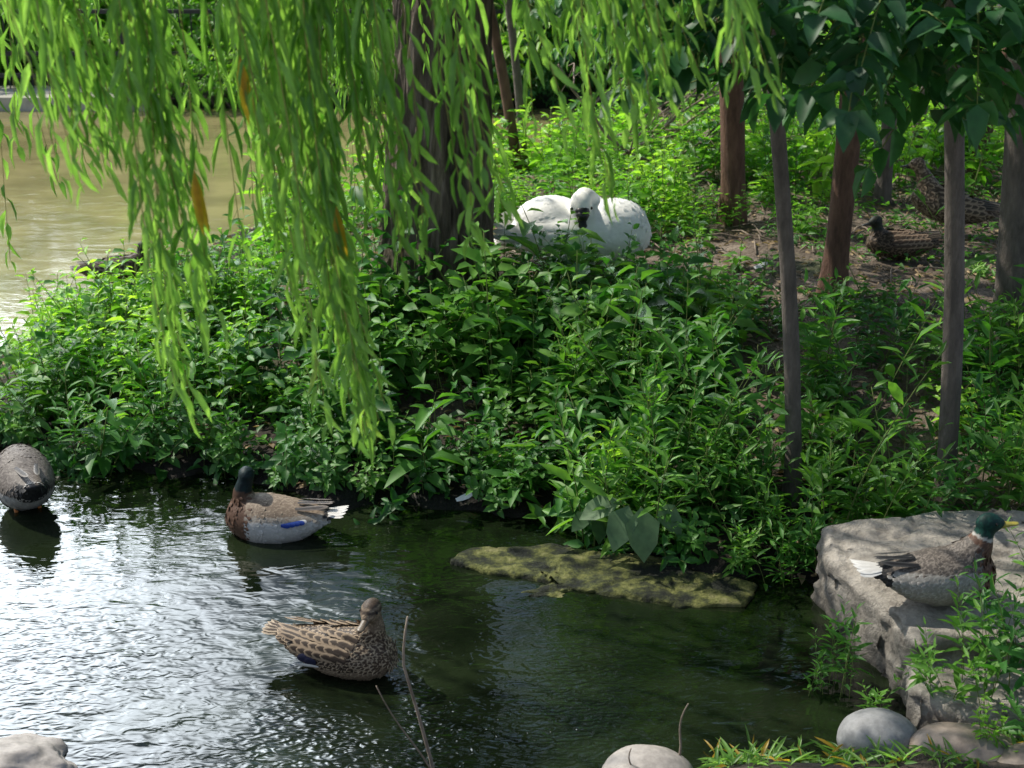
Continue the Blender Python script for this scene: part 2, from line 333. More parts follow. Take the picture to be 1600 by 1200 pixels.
def sprays(g,C,Rr,n,length,nl,L,W,off=(0,0,0),mi=0,tm=TO,dz=-.35):
    for _ in range(n):
        d=unit(rng.normal(size=3));rr=(rng.random())**.5
        P=np.array(C)+d*rr*np.array(Rr)
        if sunhole(P[0]+off[0],P[1]+off[1],P[2]+off[2]):continue
        D=unit(np.array([d[0],d[1],d[2]*.3+dz])+rng.normal(size=3)*.25)
        Sd=unit(np.cross(D,[0,0,1]));le=length*rng.uniform(.7,1.2)
        s=np.repeat(np.linspace(.15,1,nl//2),2);sg=np.tile([1,-1],nl//2)
        pp=P+D*le*s[:,None]+np.array([0,0,-.12])*le*(s**2)[:,None]
        DD=D*.6+Sd*sg[:,None]*.9+np.array([0,0,dz])+rng.normal(size=(len(s),3))*.22
        NN=np.array([0,0,1.])+rng.normal(size=(len(s),3))*.35
        b=rng.random()*.55
        leaves(g,pp,DD,NN,L*rng.uniform(.65,1.15,len(s)),W*rng.uniform(.8,1.1,len(s)),tm,b+.38*rng.random(len(s)),mi)
        leaves(g,[pp[-1]],[D+np.array([0,0,-.3])],[[0,0,1.]],L,W,tm,np.array([b]),mi)
        v,t=tube([P-D*le*.5,P,P+D*le*.5,pp[-1]],[.006,.004,.003,.002],4);g.add(v,t,.5,mi+1)
def strand(g,top,zb,sway,sp=.026,L=.1,W=.014,r=.0022,tb=(0,1)):
    top=np.array(top,float);n=max(4,int((top[2]-zb)/sp));s=np.linspace(0,1,n)
    ph=rng.uniform(0,6);wob=.015*np.sin(s*7+ph)
    P=np.stack([top[0]+sway[0]*s**1.6+wob,top[1]+sway[1]*s**1.6+wob,top[2]+(zb-top[2])*s],1)
    tg=unit(np.gradient(P,axis=0));a=np.arange(n)*2.4+ph
    out=np.stack([np.cos(a),np.sin(a),0*a],1)
    D=tg*rng.uniform(.8,1.5,n)[:,None]+out*rng.uniform(.25,.8,n)[:,None]+np.array([0,0,-.1])
    NN=out*.6+rng.normal(size=(n,3))*.5+[0,-.3,.3]
    ll=L*rng.uniform(.5,1.2,n)*(1-.4*s**4)
    ti=tb[0]+(tb[1]-tb[0])*rng.random(n)*.94
    keep=rng.random(n)<.88
    leaves(g,P[keep],D[keep],NN[keep],ll[keep],(W*rng.uniform(.75,1.25,n))[keep],leaf_tmpl(1,.85,rng.uniform(.05,.35),.3),ti[keep],0)
    v,t=tube(P[::3] if n>8 else P,np.linspace(r,r*.5,len(P[::3] if n>8 else P)),4);g.add(v,t,.5,1)
wil=obj('willow_tree',None,loc=(0,0,0),label='large weeping willow with furrowed trunk and hanging fronds',category='tree')
limbs=[]
for a,rr,h in [(.3,3,5.2),(1.4,3.5,6),(2.6,2.6,5.5),(3.9,2.6,5),(4.6,4.6,5.2),(5.3,3.8,5),(5.9,3,5.6)]:
    b=np.array([-.42,9.9,2.8]);e=b+[rr*math.cos(a),rr*math.sin(a),h-2.8]
    mid=(b+e)/2+[0,0,.9];limbs.append((np.array([b,b*.6+mid*.4+[0,0,.2],mid,e]),[.17,.12,.08,.03]))
obj('trunk',trunk_mesh([(-.47,9.9,.2),(-.48,9.9,.75),(-.48,9.9,1.5),(-.45,9.9,2.6),(-.4,9.9,4.2)],[.46,.385,.34,.305,.24],M_bark,160,.085,limbs,True),wil)
g=Geo()
bunch=[(-.44,1.74,4.2,5,.012),(-.46,1.80,4.2,5,.03),(-.52,1.88,4.3,6,.035),(-.57,2.05,4.25,6,.04),(-.62,2.3,4.3,5,.05),(-.92,1.90,4.2,5,.03),(-.89,2.02,4.35,5,.035),(-.83,2.25,4.4,4,.05),
       (-1.10,2.55,4.0,7,.045),(-1.20,2.66,4.1,6,.045),(-1.50,2.35,5.0,3,.07),(-.70,2.5,4.3,4,.05),(-.97,2.4,4.4,4,.045),(-.40,2.25,4.3,5,.05),(-.31,2.20,4.3,3,.03),(-.22,2.30,4.1,2,.03),(-.12,2.24,4.4,3,.03),(-.03,2.42,4.5,2,.03),
       (.10,2.66,4.4,5,.04),(.22,2.50,4.4,4,.035),(.30,2.62,4.3,4,.04),(.40,2.70,4.3,5,.04),(.52,2.78,4.3,3,.04),(.64,2.72,4.3,4,.03)]
for x,zb,y,n,sp in bunch:
    for k in range(n):
        xx=x+rng.normal()*sp;yy=y+rng.normal()*(.22 if zb>1.85 else .06)
        sw=(rng.uniform(.05,.26),rng.normal()*.06)
        strand(g,(xx-sw[0]*.9,yy,3.7+rng.random()*.3),zb+abs(rng.normal())*(.17 if zb>1.85 else .06),sw,.038,rng.uniform(.145,.195),.0175,tb=(.15,1))
for (x,y,z) in [(-.70,4.0,2.92),(-.84,4.0,2.62),(-.48,4.1,2.5)]:
    leaves(g,[(x,y,z)]*2,[(.05,0,-1),(.12,.1,-1)],[(0,-1,.2)]*2,.19,.026,TL,np.array([1.,1.]),0)
for k in range(92):
    x=rng.uniform(-2.9,-.35)
    if x<-1.9 and rng.random()<.55:continue
    y=rng.uniform(5.2,8.2);f=(3.5-.12*y)
    if noise.noise(Vector((x*2.4,y*.5,1)))>.08:continue
    if abs(x/y+.045)<.04 and rng.random()<.8:continue
    zb=f-rng.uniform(.1,.95)*(1 if x<-.6 else .5)
    strand(g,(x,y,4.0+rng.random()*.5),zb,(rng.uniform(-.05,.2),rng.normal()*.1),.046,.15,.02,tb=(0,.7))
for k in range(30):
    x=rng.uniform(.05,1.3);y=rng.uniform(5.5,8);f=(3.5-.12*y)
    strand(g,(x,y,4.2),f-rng.uniform(-.1,.4),(rng.uniform(-.05,.15),rng.normal()*.1),.04,.13,.019,tb=(0,.85))
obj('hanging_fronds',g.mesh('hanging_fronds',[M_willow,M_wstem]),wil)
g=Geo()
for k in range(1000):
    a=rng.uniform(0,2*math.pi);rr=rng.random()**.5
    x=.5+2.8*rr*math.cos(a);y=9.6+4.8*rr*math.sin(a)
    if y<6.2 and x<-.3:continue
    zt=4.3+2.0*(1-rr*rr)+rng.uniform(-.5,.7)
    if noise.noise(Vector((x*1.3,y*1.3,3)))>.2:continue
    if sunhole(x,y,zt-.5):continue
    strand(g,(x,y,zt),max(2.9,zt-rng.uniform(.8,1.6)),(rng.normal()*.15,rng.normal()*.15),.06,.2,.038,.004)
obj('crown',g.mesh('crown',[M_crown,M_wstem]),wil)

def tree(name,base,top,r0,r1,mat,label,crown=None,seed=0,n=18):
    bz=hz(base[0],base[1]);root=obj(name,None,loc=(base[0],base[1],bz),label=label,category='tree')
    tx,ty,tz=top[0]-base[0],top[1]-base[1],top[2]-bz
    rng_=np.random.default_rng(seed);lb=[]
    for k in range(5):
        f=rng_.uniform(.55,.95);b=np.array([tx*f,ty*f,tz*f]);a=rng_.uniform(0,6.3);l=rng_.uniform(.7,1.5)
        if b[2]+bz<2.7 :continue
        e=b+[l*math.cos(a),l*math.sin(a),l*.6];lb.append((np.array([b,(b+e)/2+[0,0,-.05],e]),[r1*.6,r1*.4,r1*.15]))
    me=trunk_mesh([(0,0,-.12),(tx*.05,ty*.05,tz*.06),(tx*.5,ty*.5,tz*.5),(tx,ty,tz)],[r0*1.35,r0,(r0+r1)*.5,r1],mat,n,.05,lb)
    obj('trunk',me,root)
    if crown:
        g=Geo()
        for (C,Rr,cnt,L) in crown:
            C=(C[0]-base[0],C[1]-base[1],C[2]-bz)
            sprays(g,C,Rr,cnt,.38 if L<.18 else .6,12,L,L*.50,off=(base[0],base[1],bz),dz=-.18 if L<.18 else -.35)
        obj('crown',g.mesh('crown',[M_broad,M_stem]),root)
    return root
tree('young_tree',(1.47,7.3),(.97,7.3,5),.042,.03,M_bark2,'slim young tree with dark grey trunk among weeds',[((1.15,5.7,2.92),(.5,.7,.40),58,.145),((1.3,6.9,4.3),(1.3,1.3,.9),60,.2)],1)
tree('young_tree',(2.2,7.1),(1.84,7.1,5),.05,.04,M_bark2,'straight slender tree with grey trunk by the water',[((1.65,5.8,3.02),(.6,.8,.44),68,.145),((2.3,7.0,4.4),(1.3,1.4,.9),60,.2)],2)
tree('woodland_tree',(2.07,9.5),(2.12,9.6,5.5),.078,.064,M_bark3,'tree with reddish brown trunk on bare ground',[((2.1,9.2,4.5),(1.6,1.6,1.2),80,.22),((1.6,9.9,2.75),(.9,.3,.35),26,.15)],3)
tree('woodland_tree',(1.67,11.3),(1.27,11.3,5.5),.092,.078,M_bark3,'brown trunked tree beside the resting swan',[((1.6,11.3,4.8),(1.6,1.6,1.2),70,.22),((.9,10.2,2.66),(.7,.5,.34),44,.15),((1.3,13.5,2.3),(1.2,.8,.5),50,.16)],4)
tree('woodland_tree',(2.96,8.65),(2.66,8.7,5.5),.11,.095,M_bark2,'rough grey barked tree near the stone block',[((3.4,8.8,4.6),(1.6,1.6,1.2),80,.22),((2.6,7.4,3.15),(.7,.7,.32),34,.15)],5,28)
tree('woodland_tree',(2.93,11.9),(2.85,11.9,5),.06,.045,M_bark2,'thin grey tree behind a resting duck',[((3.2,11.8,4.6),(1.5,1.5,1.1),60,.22),((2.8,13.6,2.3),(1.3,.8,.5),50,.16)],6)
tree('woodland_tree',(3.9,12.8),(4.6,12.8,5),.06,.04,M_bark3,'thin leaning brown tree',[((4.6,12.8,4.6),(1.5,1.5,1.1),60,.22)],7)
tree('woodland_tree',(3.55,13.4),(3.75,13.4,5),.045,.035,M_bark2,'thin leaning tree at the back of the wood',None,8)
tree('woodland_tree',(4.35,10.6),(4.5,10.6,5),.1,.08,M_bark2,'grey trunked tree in the wood',[((4.6,10.6,4.6),(1.6,1.6,1.2),60,.22)],9)
tree('woodland_tree',(.06,14.0),(-.75,14,5),.05,.035,M_bark3,'thin leaning reddish trunk behind the willow',None,10)
tree('woodland_tree',(.12,14.4),(-.35,14.4,5),.04,.03,M_bark2,'thin leaning trunk behind the willow',[((.3,14.4,4.4),(1.6,1.6,1.0),50,.22)],11)

# ------------------------------------------------------------ plants
def herb(kind,seed):
    r=np.random.default_rng(seed);g=Geo()
    if kind=='lance':ns,h,L,W,tm,nl,upb=4,(.3,.78),.17,.040,TL,15,(.9,-.05)
    elif kind=='bush':ns,h,L,W,tm,nl,upb=5,(.25,.62),.135,.072,TO,12,(.8,-.3)
    elif kind=='broad':ns,h,L,W,tm,nl,upb=4,(.25,.5),.2,.085,TO,9,(.7,-.35)
    elif kind=='sun':ns,h,L,W,tm,nl,upb=6,(.3,.6),.12,.052,TO,13,(.8,-.3)
    else:ns,h,L,W,tm,nl,upb=5,(.08,.22),.08,.036,TO,8,(.8,-.3)
    for s in range(ns):
        hh=r.uniform(*h);a=r.uniform(0,6.28);le=r.uniform(.05,.6)*hh
        b=np.array([r.normal()*.07,r.normal()*.07,-.03]);q=np.linspace(0,1,7)
        P=b+np.stack([math.cos(a)*le*q**1.5,math.sin(a)*le*q**1.5,hh*q],1)
        v,t=tube(P,np.linspace(.004,.0015,7),4);g.add(v,t,.5,1)
        u=np.linspace(.18,1,nl)**.9;pp=np.stack([np.interp(u,q,P[:,k]) for k in range(3)],1)
        az=np.arange(nl)*2.4+r.uniform(0,6);o=np.stack([np.cos(az),np.sin(az),0*az],1)
        up=(u*upb[0]+upb[1])[:,None]*np.array([0,0,1.])
        D=o+up+r.normal(size=(nl,3))*.22
        sz=(1-.5*u**4)*r.uniform(.55,1.2,nl)
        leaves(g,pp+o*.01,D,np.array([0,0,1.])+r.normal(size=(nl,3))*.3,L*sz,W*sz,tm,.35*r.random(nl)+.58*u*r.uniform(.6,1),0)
    return g.mesh(kind,[{'lance':M_weed,'bush':M_bush,'broad':M_bush,'sun':M_suntone,'low':M_weed}[kind],M_stem])
HM={k:[herb(k,100*i+len(k)) for i in range(8)] for k in('lance','bush','sun','low','broad')}
INFO={'lance':('tall_weed','tall green weed with narrow pointed leaves on the bank','weeds growing along the bank'),
      'bush':('leafy_shrub','low dark green leafy shrub on the stream bank','leafy shrubs on the bank'),
      'broad':('broad_leaved_plant','dark green plant with broad drooping leaves on the bank','broad leaved plants on the bank'),
      'sun':('sun_toned_shrub','leafy shrub with sunlight painted into its bright green','shrubs with painted-in sunlight at the pond edge'),
      'low':('ground_herb','small green herb on bare soil','herbs on the woodland floor')}
def plant(kind,x,y,s,tilt=(0,0),z=None):
    nm,lb,gr=INFO[kind]
    if z is None:z=max(hz(x,y),-.05)
    o=obj(nm,HM[kind][rng.integers(8)],loc=(x,y,z),scale=(s,s,s*rng.uniform(.8,1.2)),label=lb,category='plant',group=gr)
    o.rotation_euler=(Matrix.Rotation(tilt[0]+rng.normal()*.1,4,'X')@Matrix.Rotation(tilt[1]+rng.normal()*.1,4,'Y')@Matrix.Rotation(rng.uniform(0,6.28),4,'Z')).to_euler()
def zone(kind,n,x0,x1,y0,y1,s,ok=None,md=.12,gap=.18):
    pts=[];tr=0
    while len(pts)<n and tr<n*30:
        tr+=1;x=rng.uniform(x0,x1);y=rng.uniform(y0,y1)
        if sdist(np.array([x]),np.array([y]),island)[0]<.02:continue
        if noise.noise(Vector((x*1.6,y*1.6,7)))>gap:continue
        if 1.38<x and y<6.75:continue
        if (x+.45)**2+(y-9.9)**2<.22:continue
        if -.2<x<1.1 and 9.75<y<10.6:continue
        if 2.25<x<3.2 and 9.3<y<10.7:continue
        if 2.7<x<4.1 and 10.1<y<11.6:continue
        if -3.5<x<-2.6 and 10.6<y<11.9:continue
        if ok and not ok(x,y):continue
        if any((x-a)**2+(y-b)**2<md*md for a,b in pts):continue
        pts.append((x,y));plant(kind,x,y,s*rng.uniform(.55,1.3))
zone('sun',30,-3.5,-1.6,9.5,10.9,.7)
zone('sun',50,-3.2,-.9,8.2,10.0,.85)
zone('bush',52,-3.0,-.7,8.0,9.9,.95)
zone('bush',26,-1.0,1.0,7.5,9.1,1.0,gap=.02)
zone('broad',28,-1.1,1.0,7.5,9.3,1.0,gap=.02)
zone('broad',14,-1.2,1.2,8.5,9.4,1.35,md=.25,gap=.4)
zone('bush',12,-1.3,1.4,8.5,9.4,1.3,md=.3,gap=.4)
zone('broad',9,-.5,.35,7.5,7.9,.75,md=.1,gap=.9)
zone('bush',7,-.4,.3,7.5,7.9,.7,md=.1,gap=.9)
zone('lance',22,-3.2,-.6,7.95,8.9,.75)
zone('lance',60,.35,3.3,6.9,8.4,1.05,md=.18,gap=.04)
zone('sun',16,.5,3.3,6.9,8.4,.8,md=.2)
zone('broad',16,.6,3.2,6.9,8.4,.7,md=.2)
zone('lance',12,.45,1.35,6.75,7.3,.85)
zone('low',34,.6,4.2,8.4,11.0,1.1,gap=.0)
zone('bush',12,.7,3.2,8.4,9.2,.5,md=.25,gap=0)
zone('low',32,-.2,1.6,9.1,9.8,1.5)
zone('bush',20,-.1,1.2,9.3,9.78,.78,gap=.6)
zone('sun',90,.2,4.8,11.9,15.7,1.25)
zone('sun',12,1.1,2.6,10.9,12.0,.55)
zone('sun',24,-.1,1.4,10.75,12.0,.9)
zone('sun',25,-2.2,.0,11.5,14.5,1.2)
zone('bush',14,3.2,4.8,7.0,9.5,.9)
rim=[(-3.3,8.5),(-3.0,8.40),(-2.54,8.05),(-1.7,8.02),(-.96,7.58),(.2,7.44),(.47,7.02),(1.0,6.75),(1.45,6.66)]
for (a0,b0),(a1,b1) in zip(rim[:-1],rim[1:]):
    n=max(2,int(math.hypot(a1-a0,b1-b0)/.12))
    for k in range(n):
        t=(k+rng.random())/n;x=a0+(a1-a0)*t;y=b0+(b1-b0)*t+rng.uniform(0,.10)
        if -.6<x<.2 and rng.random()<.55:continue
        plant('lance' if x>.4 and rng.random()<.7 else ('bush' if rng.random()<.6 else 'broad'),x,y,rng.uniform(.4,.75),tilt=(rng.uniform(.2,.95),0))
for x,y,s,k,z in[(1.42,5.62,.5,'lance',0),(1.36,5.75,.5,'lance',0),(1.5,5.48,.45,'lance',.0),(1.3,5.66,.35,'lance',0),(1.85,5.3,.65,'lance',.16),(2.0,5.35,.85,'lance',.2),(1.72,5.36,.5,'lance',.15),(1.90,5.50,.62,'lance',.2),(2.15,5.45,.9,'lance',.2),(2.05,5.1,.7,'lance',.1),(2.3,5.5,.9,'lance',.2),(1.85,5.05,.4,'sun',.1),(2.02,5.58,.6,'lance',.28),
              (1.45,6.72,.7,'lance',None),(2.45,6.85,.9,'lance',None),(2.1,6.85,.8,'lance',None),(1.75,6.82,.7,'lance',None),(1.95,6.72,.8,'lance',None),(2.7,6.7,.9,'lance',None),(1.3,6.62,.6,'lance',None),(2.3,6.0,.6,'lance',.3)]:
    plant(k,x,y,s,z=z)
g=Geo()
for (dx,dy,dz),l in zip([(.1,-1,-1.6),(-.5,-.8,-1.1),(.9,-.6,-.9),(-.9,-.2,-.3)],(.27,.24,.2,.22)):
    P=np.array([0,0,.33]);leaves(g,[P+np.array([dx*.1,dy*.1,0])],[(dx,dy,dz)],[(0,-.6,1)],l,l*.62,leaf_tmpl(1,.8,.15,.25),np.array([rng.random()*.8]),0)
    v,t=tube([(0,0,-.05),(0,0,.2),(dx*.1,dy*.1,.33)],[.008,.006,.004],5);g.add(v,t,.5,1)
bmh=g.mesh('burdock_plant',[M_bigleaf,M_stem])
for x,y,r_,s_ in((.62,6.92,0,1.),(.42,7.05,.7,.65)):
    obj('burdock_plant',bmh,loc=(x,y,.0),rot=(0,0,r_),scale=s_,label='broad drooping grey-green burdock leaves above the mossy rock',category='plant')
def shrub(seed,mat):
    g=Geo()
    sprays(g,(0,0,.75),(.75,.6,.8),75,.35,10,.13,.055,off=(50,50,0))
    return g.mesh('shrub',[mat,M_stem])
SH=[shrub(i,M_suntone) for i in range(3)];SHD=[shrub(i,M_broad) for i in range(2)]  # bright set has sunlight in its leaf colour, dark set has shade
SHL=dict(label='leafy shrub beyond the pond, sun and shade painted into leaves',category='shrub',group='shrubs along the far bank')
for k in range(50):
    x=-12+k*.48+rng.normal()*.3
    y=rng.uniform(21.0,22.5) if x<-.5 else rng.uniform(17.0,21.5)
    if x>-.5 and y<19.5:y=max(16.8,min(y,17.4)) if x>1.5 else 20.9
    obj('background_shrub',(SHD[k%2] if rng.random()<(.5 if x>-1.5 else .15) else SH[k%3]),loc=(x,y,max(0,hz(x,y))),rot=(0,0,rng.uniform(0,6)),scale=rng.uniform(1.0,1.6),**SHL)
for k in range(22):
    obj('background_shrub',SH[k%3],loc=(-17+k*1.0+rng.normal()*.3,rng.uniform(23.5,25),.1),rot=(0,0,rng.uniform(0,6)),scale=rng.uniform(2.4,3.3),**SHL)  # added tall row, mostly above view, blocks sky in pond reflections
for k in range(13):
    x=-4.6+k*.42+rng.normal()*.1
    obj('background_shrub',SHD[k%2] if k>6 else SH[k%3],loc=(x,19.45+rng.uniform(0,.2),.05),rot=(0,0,rng.uniform(0,6)),scale=rng.uniform(.4,.7),**SHL)
def scatter(n,x0,x1,y0,y1,thr=-1):
    x=rng.uniform(x0,x1,n);y=rng.uniform(y0,y1,n)
    d=sdist(x,y,island);ok=(d>.04)
    if thr>-1:
        nz=np.array([noise.noise(Vector((a*.8,b*.8,0))) for a,b in zip(x,y)])
        op=(x>.7)&(y>8.3)&(y<11.3)
        ok&=np.where(op,nz>thr+.3,nz>thr)
    return x[ok],y[ok]
g=Geo();x,y=scatter(26000,-4.5,6,6.5,16,-.12)
P=np.stack([x,y,H(x,y)+rng.uniform(0,.07,len(x))],1);a=rng.uniform(0,6.28,len(x))
leaves(g,P,np.stack([np.cos(a),np.sin(a),rng.uniform(-.1,.9,len(x))],1),np.array([0,0,1.])+rng.normal(size=(len(x),3))*.3,rng.uniform(.03,.09,len(x)),rng.uniform(.012,.035,len(x)),TO)
obj('ground_cover',g.mesh('ground_cover',[M_weed]),kind='stuff')
g=Geo();x,y=scatter(14000,-4.5,6,6.5,16)
P=np.stack([x,y,H(x,y)+rng.uniform(.004,.02,len(x))],1);a=rng.uniform(0,6.28,len(x))
leaves(g,P,np.stack([np.cos(a),np.sin(a),rng.uniform(-.1,.2,len(x))],1),np.array([0,0,1.])+rng.normal(size=(len(x),3))*.35,rng.uniform(.03,.08,len(x)),rng.uniform(.012,.035,len(x)),TO)
obj('leaf_litter',g.mesh('leaf_litter',[M_litter]),kind='stuff')
g=Geo();x,y=scatter(600,-1,6,7.5,15)
for a_,b_ in zip(x,y):
    t=rng.uniform(0,6.28);l=rng.uniform(.1,.5);dx,dy=math.cos(t)*l,math.sin(t)*l;z0=hz(a_,b_)+.015;z1=hz(a_+dx,b_+dy)+.02
    v,tt=tube([(a_,b_,z0),(a_+dx*.5,b_+dy*.5+.02,(z0+z1)/2+.02),(a_+dx,b_+dy,z1)],[.007,.006,.003],5);g.add(v,tt)
obj('twig_litter',g.mesh('twig_litter',[M_dry]),kind='stuff')
def branchy(name,loc,seed,size,label,cat='branch'):
    r=np.random.default_rng(seed);g=Geo()
    def br(p,d,l,rad,dep):
        pts=[p];q=p.copy();dd=d.copy()
        for i in range(5):
            dd=unit(dd+r.normal(size=3)*.18);q=q+dd*l/5;pts.append(q.copy())
        v,t=tube(pts,np.linspace(rad,rad*.45,6),5);g.add(v,t)
        if dep>0:
            for i in range(3):
                k=r.integers(1,6);br(pts[k].copy(),unit(dd+r.normal(size=3)*.6),l*.55,rad*.5,dep-1)
    br(np.zeros(3),unit(np.array([r.choice([-1,1])*1.,.2,.35])),size,.018,2)
    br(np.zeros(3),unit(np.array([r.choice([-1,1])*1.,-.1,.5])),size*.8,.014,2)
    return obj(name,g.mesh(name,[M_dry]),loc=(loc[0],loc[1],hz(*loc)+.15),label=label,category=cat)
for k,(a_,b_) in enumerate([(1.0,13.6),(1.6,14.3),(.6,13.9),(1.2,12.8),(2.2,13.6)]):
    branchy('fallen_branch',(a_,b_),k+3,1.3,'bare pale dry fallen branch lying at the pond edge')
def stem(pts,r,label):
    g=Geo();p=np.array(pts,float);b=p[0].copy();q=np.linspace(0,1,10);u=np.linspace(0,1,len(p))
    P=np.stack([np.interp(q,u,p[:,k]) for k in range(3)],1);P[:,0]+=.012*np.sin(q*6)
    v,t=tube(P-b,np.linspace(r,r*.45,10),6);g.add(v,t)
    obj('dry_stem',g.mesh('dry_stem',[M_dry]),loc=b,label=label,category='twig')
stem([(-.27,4.92,-.05),(-.34,4.9,.3),(-.385,4.88,.6),(-.37,4.86,.81)],.008,'long curved bare stem rising from the water edge')
stem([(-.25,4.95,-.05),(-.36,4.95,.2),(-.5,4.95,.47)],.005,'thin bare stem leaning over the water')
stem([(.64,5.12,0),(.65,5.12,.15),(.68,5.1,.30)],.006,'short bare stem beside the pale stone')
stem([(.46,4.98,0),(.455,4.98,.18)],.005,'short bare stem in front of a pebble')
g=Geo();n=620;x=rng.uniform(.75,2.4,n);y=rng.uniform(4.9,5.22,n)
nz=np.array([noise.noise(Vector((a*4,b*4,5))) for a,b in zip(x,y)]);k=nz>-.1;x=x[k];y=y[k];n=len(x)
P=np.stack([x,y,np.maximum(H(x,y),0)+.01],1);a=rng.uniform(0,6.28,n)
leaves(g,P,np.stack([np.cos(a),np.sin(a),rng.uniform(.0,.9,n)],1),np.array([0,0,1.])+rng.normal(size=(n,3))*.3,rng.uniform(.04,.13,n),rng.uniform(.006,.018,n),TL,np.where(rng.random(n)<.15,1.,rng.random(n)*.9))
obj('shore_grass',g.mesh('shore_grass',[M_willow]),kind='stuff')

# ------------------------------------------------------------ birds
def plum_mat(name,rough=.6,spec=.3):
    m,nt=newmat(name);L=nt.links.new
    a=nd(nt,'ShaderNodeAttribute',attribute_name='c1');b=nd(nt,'ShaderNodeAttribute',attribute_name='c2');e=nd(nt,'ShaderNodeAttribute',attribute_name='edge')
    tc=nd(nt,'ShaderNodeTexCoord');ns=nd(nt,'ShaderNodeTexNoise',i_Scale=90.,i_Detail=3.);L(tc.outputs['Object'],ns.inputs['Vector'])
    ad=nd(nt,'ShaderNodeMath',operation='MULTIPLY_ADD');ad.inputs[1].default_value=.45;L(ns.outputs[0],ad.inputs[0]);L(e.outputs['Fac'],ad.inputs[2])
    rp=ramp(nt,[(.6,0),(.95,1)]);L(ad.outputs[0],rp.inputs[0])
    mx=nd(nt,'ShaderNodeMix',data_type='RGBA');L(rp.outputs[0],mx.inputs[0]);L(a.outputs['Color'],mx.inputs[6]);L(b.outputs['Color'],mx.inputs[7])
    n2=nd(nt,'ShaderNodeTexNoise',i_Scale=18.,i_Detail=5.);L(tc.outputs['Object'],n2.inputs['Vector'])
    r2=ramp(nt,[(.3,.8),(.7,1.08)]);L(n2.outputs[0],r2.inputs[0])
    m2=nd(nt,'ShaderNodeMix',data_type='RGBA',blend_type='MULTIPLY');m2.inputs[0].default_value=.5;L(mx.outputs[2],m2.inputs[6]);L(r2.outputs[0],m2.inputs[7])
    bp=nd(nt,'ShaderNodeBump',i_Strength=.25,i_Distance=.004);L(ns.outputs[0],bp.inputs['Height'])
    p=nd(nt,'ShaderNodeBsdfPrincipled',i_Roughness=rough);p.inputs['Specular IOR Level'].default_value=spec
    L(m2.outputs[2],p.inputs['Base Color']);L(bp.outputs[0],p.inputs['Normal'])
    o=nd(nt,'ShaderNodeOutputMaterial');L(p.outputs[0],o.inputs[0]);return m
M_plum=plum_mat('plumage')
def solid(name,c,rough=.4):
    return noise_mat(name,[(.3,tuple(k*.8 for k in c)),(.7,c)],25,bump=.05,rough=rough)
M_bill_y=solid('yellow_bill',(.42,.36,.07));M_bill_o=solid('dull_orange_bill',(.17,.13,.09));M_bill_k=solid('black_bill',(.02,.02,.02));M_eye=solid('dark_eye',(.008,.006,.005),.1);M_foot=solid('orange_foot',(.6,.2,.04))
FT=np.array([(-.28,0,0),(0,0,.01),(.28,0,0),(-.46,.35,.0),(0,.35,.05),(.46,.35,.0),(-.5,.68,.0),(0,.68,.06),(.5,.68,.0),(-.34,.9,.0),(0,.9,.04),(.34,.9,.0),(0,1,.01)],float)
FE=np.array([.3,0,.3,1,0,1,1,0,1,1,.45,1,1.])
FTT=[]
for r_ in range(3):
    for c_ in range(2):
        p_=r_*3+c_;FTT+=[(p_,p_+1,p_+4),(p_,p_+4,p_+3)]
FTT+=[(9,10,12),(10,11,12)];FTT=np.array(FTT)
class FG:
    def __init__(s):s.V=[];s.T=[];s.c1=[];s.c2=[];s.e=[];s.n=0
    def add(s,P,N_,D,L,W,c1,c2,lift=.0):
        N_=unit(N_);D=unit(D-N_*np.dot(D,N_));X=np.cross(D,N_);D2=unit(D+N_*lift)
        V=P+D2*(FT[:,1:2]*L)+X*(FT[:,0:1]*W)+N_*(FT[:,2:3]*W)
        V=V-N_*(np.abs(FT[:,0:1])**2*W*.5)
        s.V.append(V);s.T.append(FTT+s.n);s.n+=13;s.c1.append(np.tile(c1,(13,1)));s.c2.append(np.tile(c2,(13,1)));s.e.append(FE)
    def mesh(s,name):
        V=np.concatenate(s.V);T=np.concatenate(s.T);me=bpy.data.meshes.new(name);me.from_pydata(V.tolist(),[],T.tolist())
        setc(me,np.concatenate(s.c1),np.concatenate(s.c2),np.concatenate(s.e));return me
def setc(me,c1,c2,e):
    for nm,c in(('c1',c1),('c2',c2)):
        a=me.color_attributes.new(nm,'FLOAT_COLOR','POINT');a.data.foreach_set('color',np.hstack([c,np.ones((len(c),1))]).ravel())
    a=me.attributes.new('edge','FLOAT','POINT');a.data.foreach_set('value',np.asarray(e,float))
    me.polygons.foreach_set('use_smooth',np.ones(len(me.polygons),bool));me.materials.append(M_plum);me.update()
def etube(pts,w,h,side,n=14):
    pts=np.array(pts,float);tg=unit(np.gradient(pts,axis=0));S_=unit(np.array(side,float)-tg*np.sum(tg*np.array(side,float),1,keepdims=True));U=np.cross(S_,tg)
    a=np.arange(n)/n*2*math.pi;k=len(pts);w=np.array(w);h=np.array(h)
    V=(pts[:,None]+w[:,None,None]*np.cos(a)[None,:,None]*S_[:,None]+h[:,None,None]*np.sin(a)[None,:,None]*U[:,None]).reshape(-1,3)
    T=[]
    for i in range(k-1):
        for j in range(n):
            p=i*n+j;q=i*n+(j+1)%n;T+=[(p,q,q+n),(p,q+n,p+n)]
    V=np.vstack([V,pts[0],pts[-1]]);c=k*n
    for j in range(n):T+=[(c,(j+1)%n,j),(c+1,(k-1)*n+j,(k-1)*n+(j+1)%n)]
    return V,np.array(T)
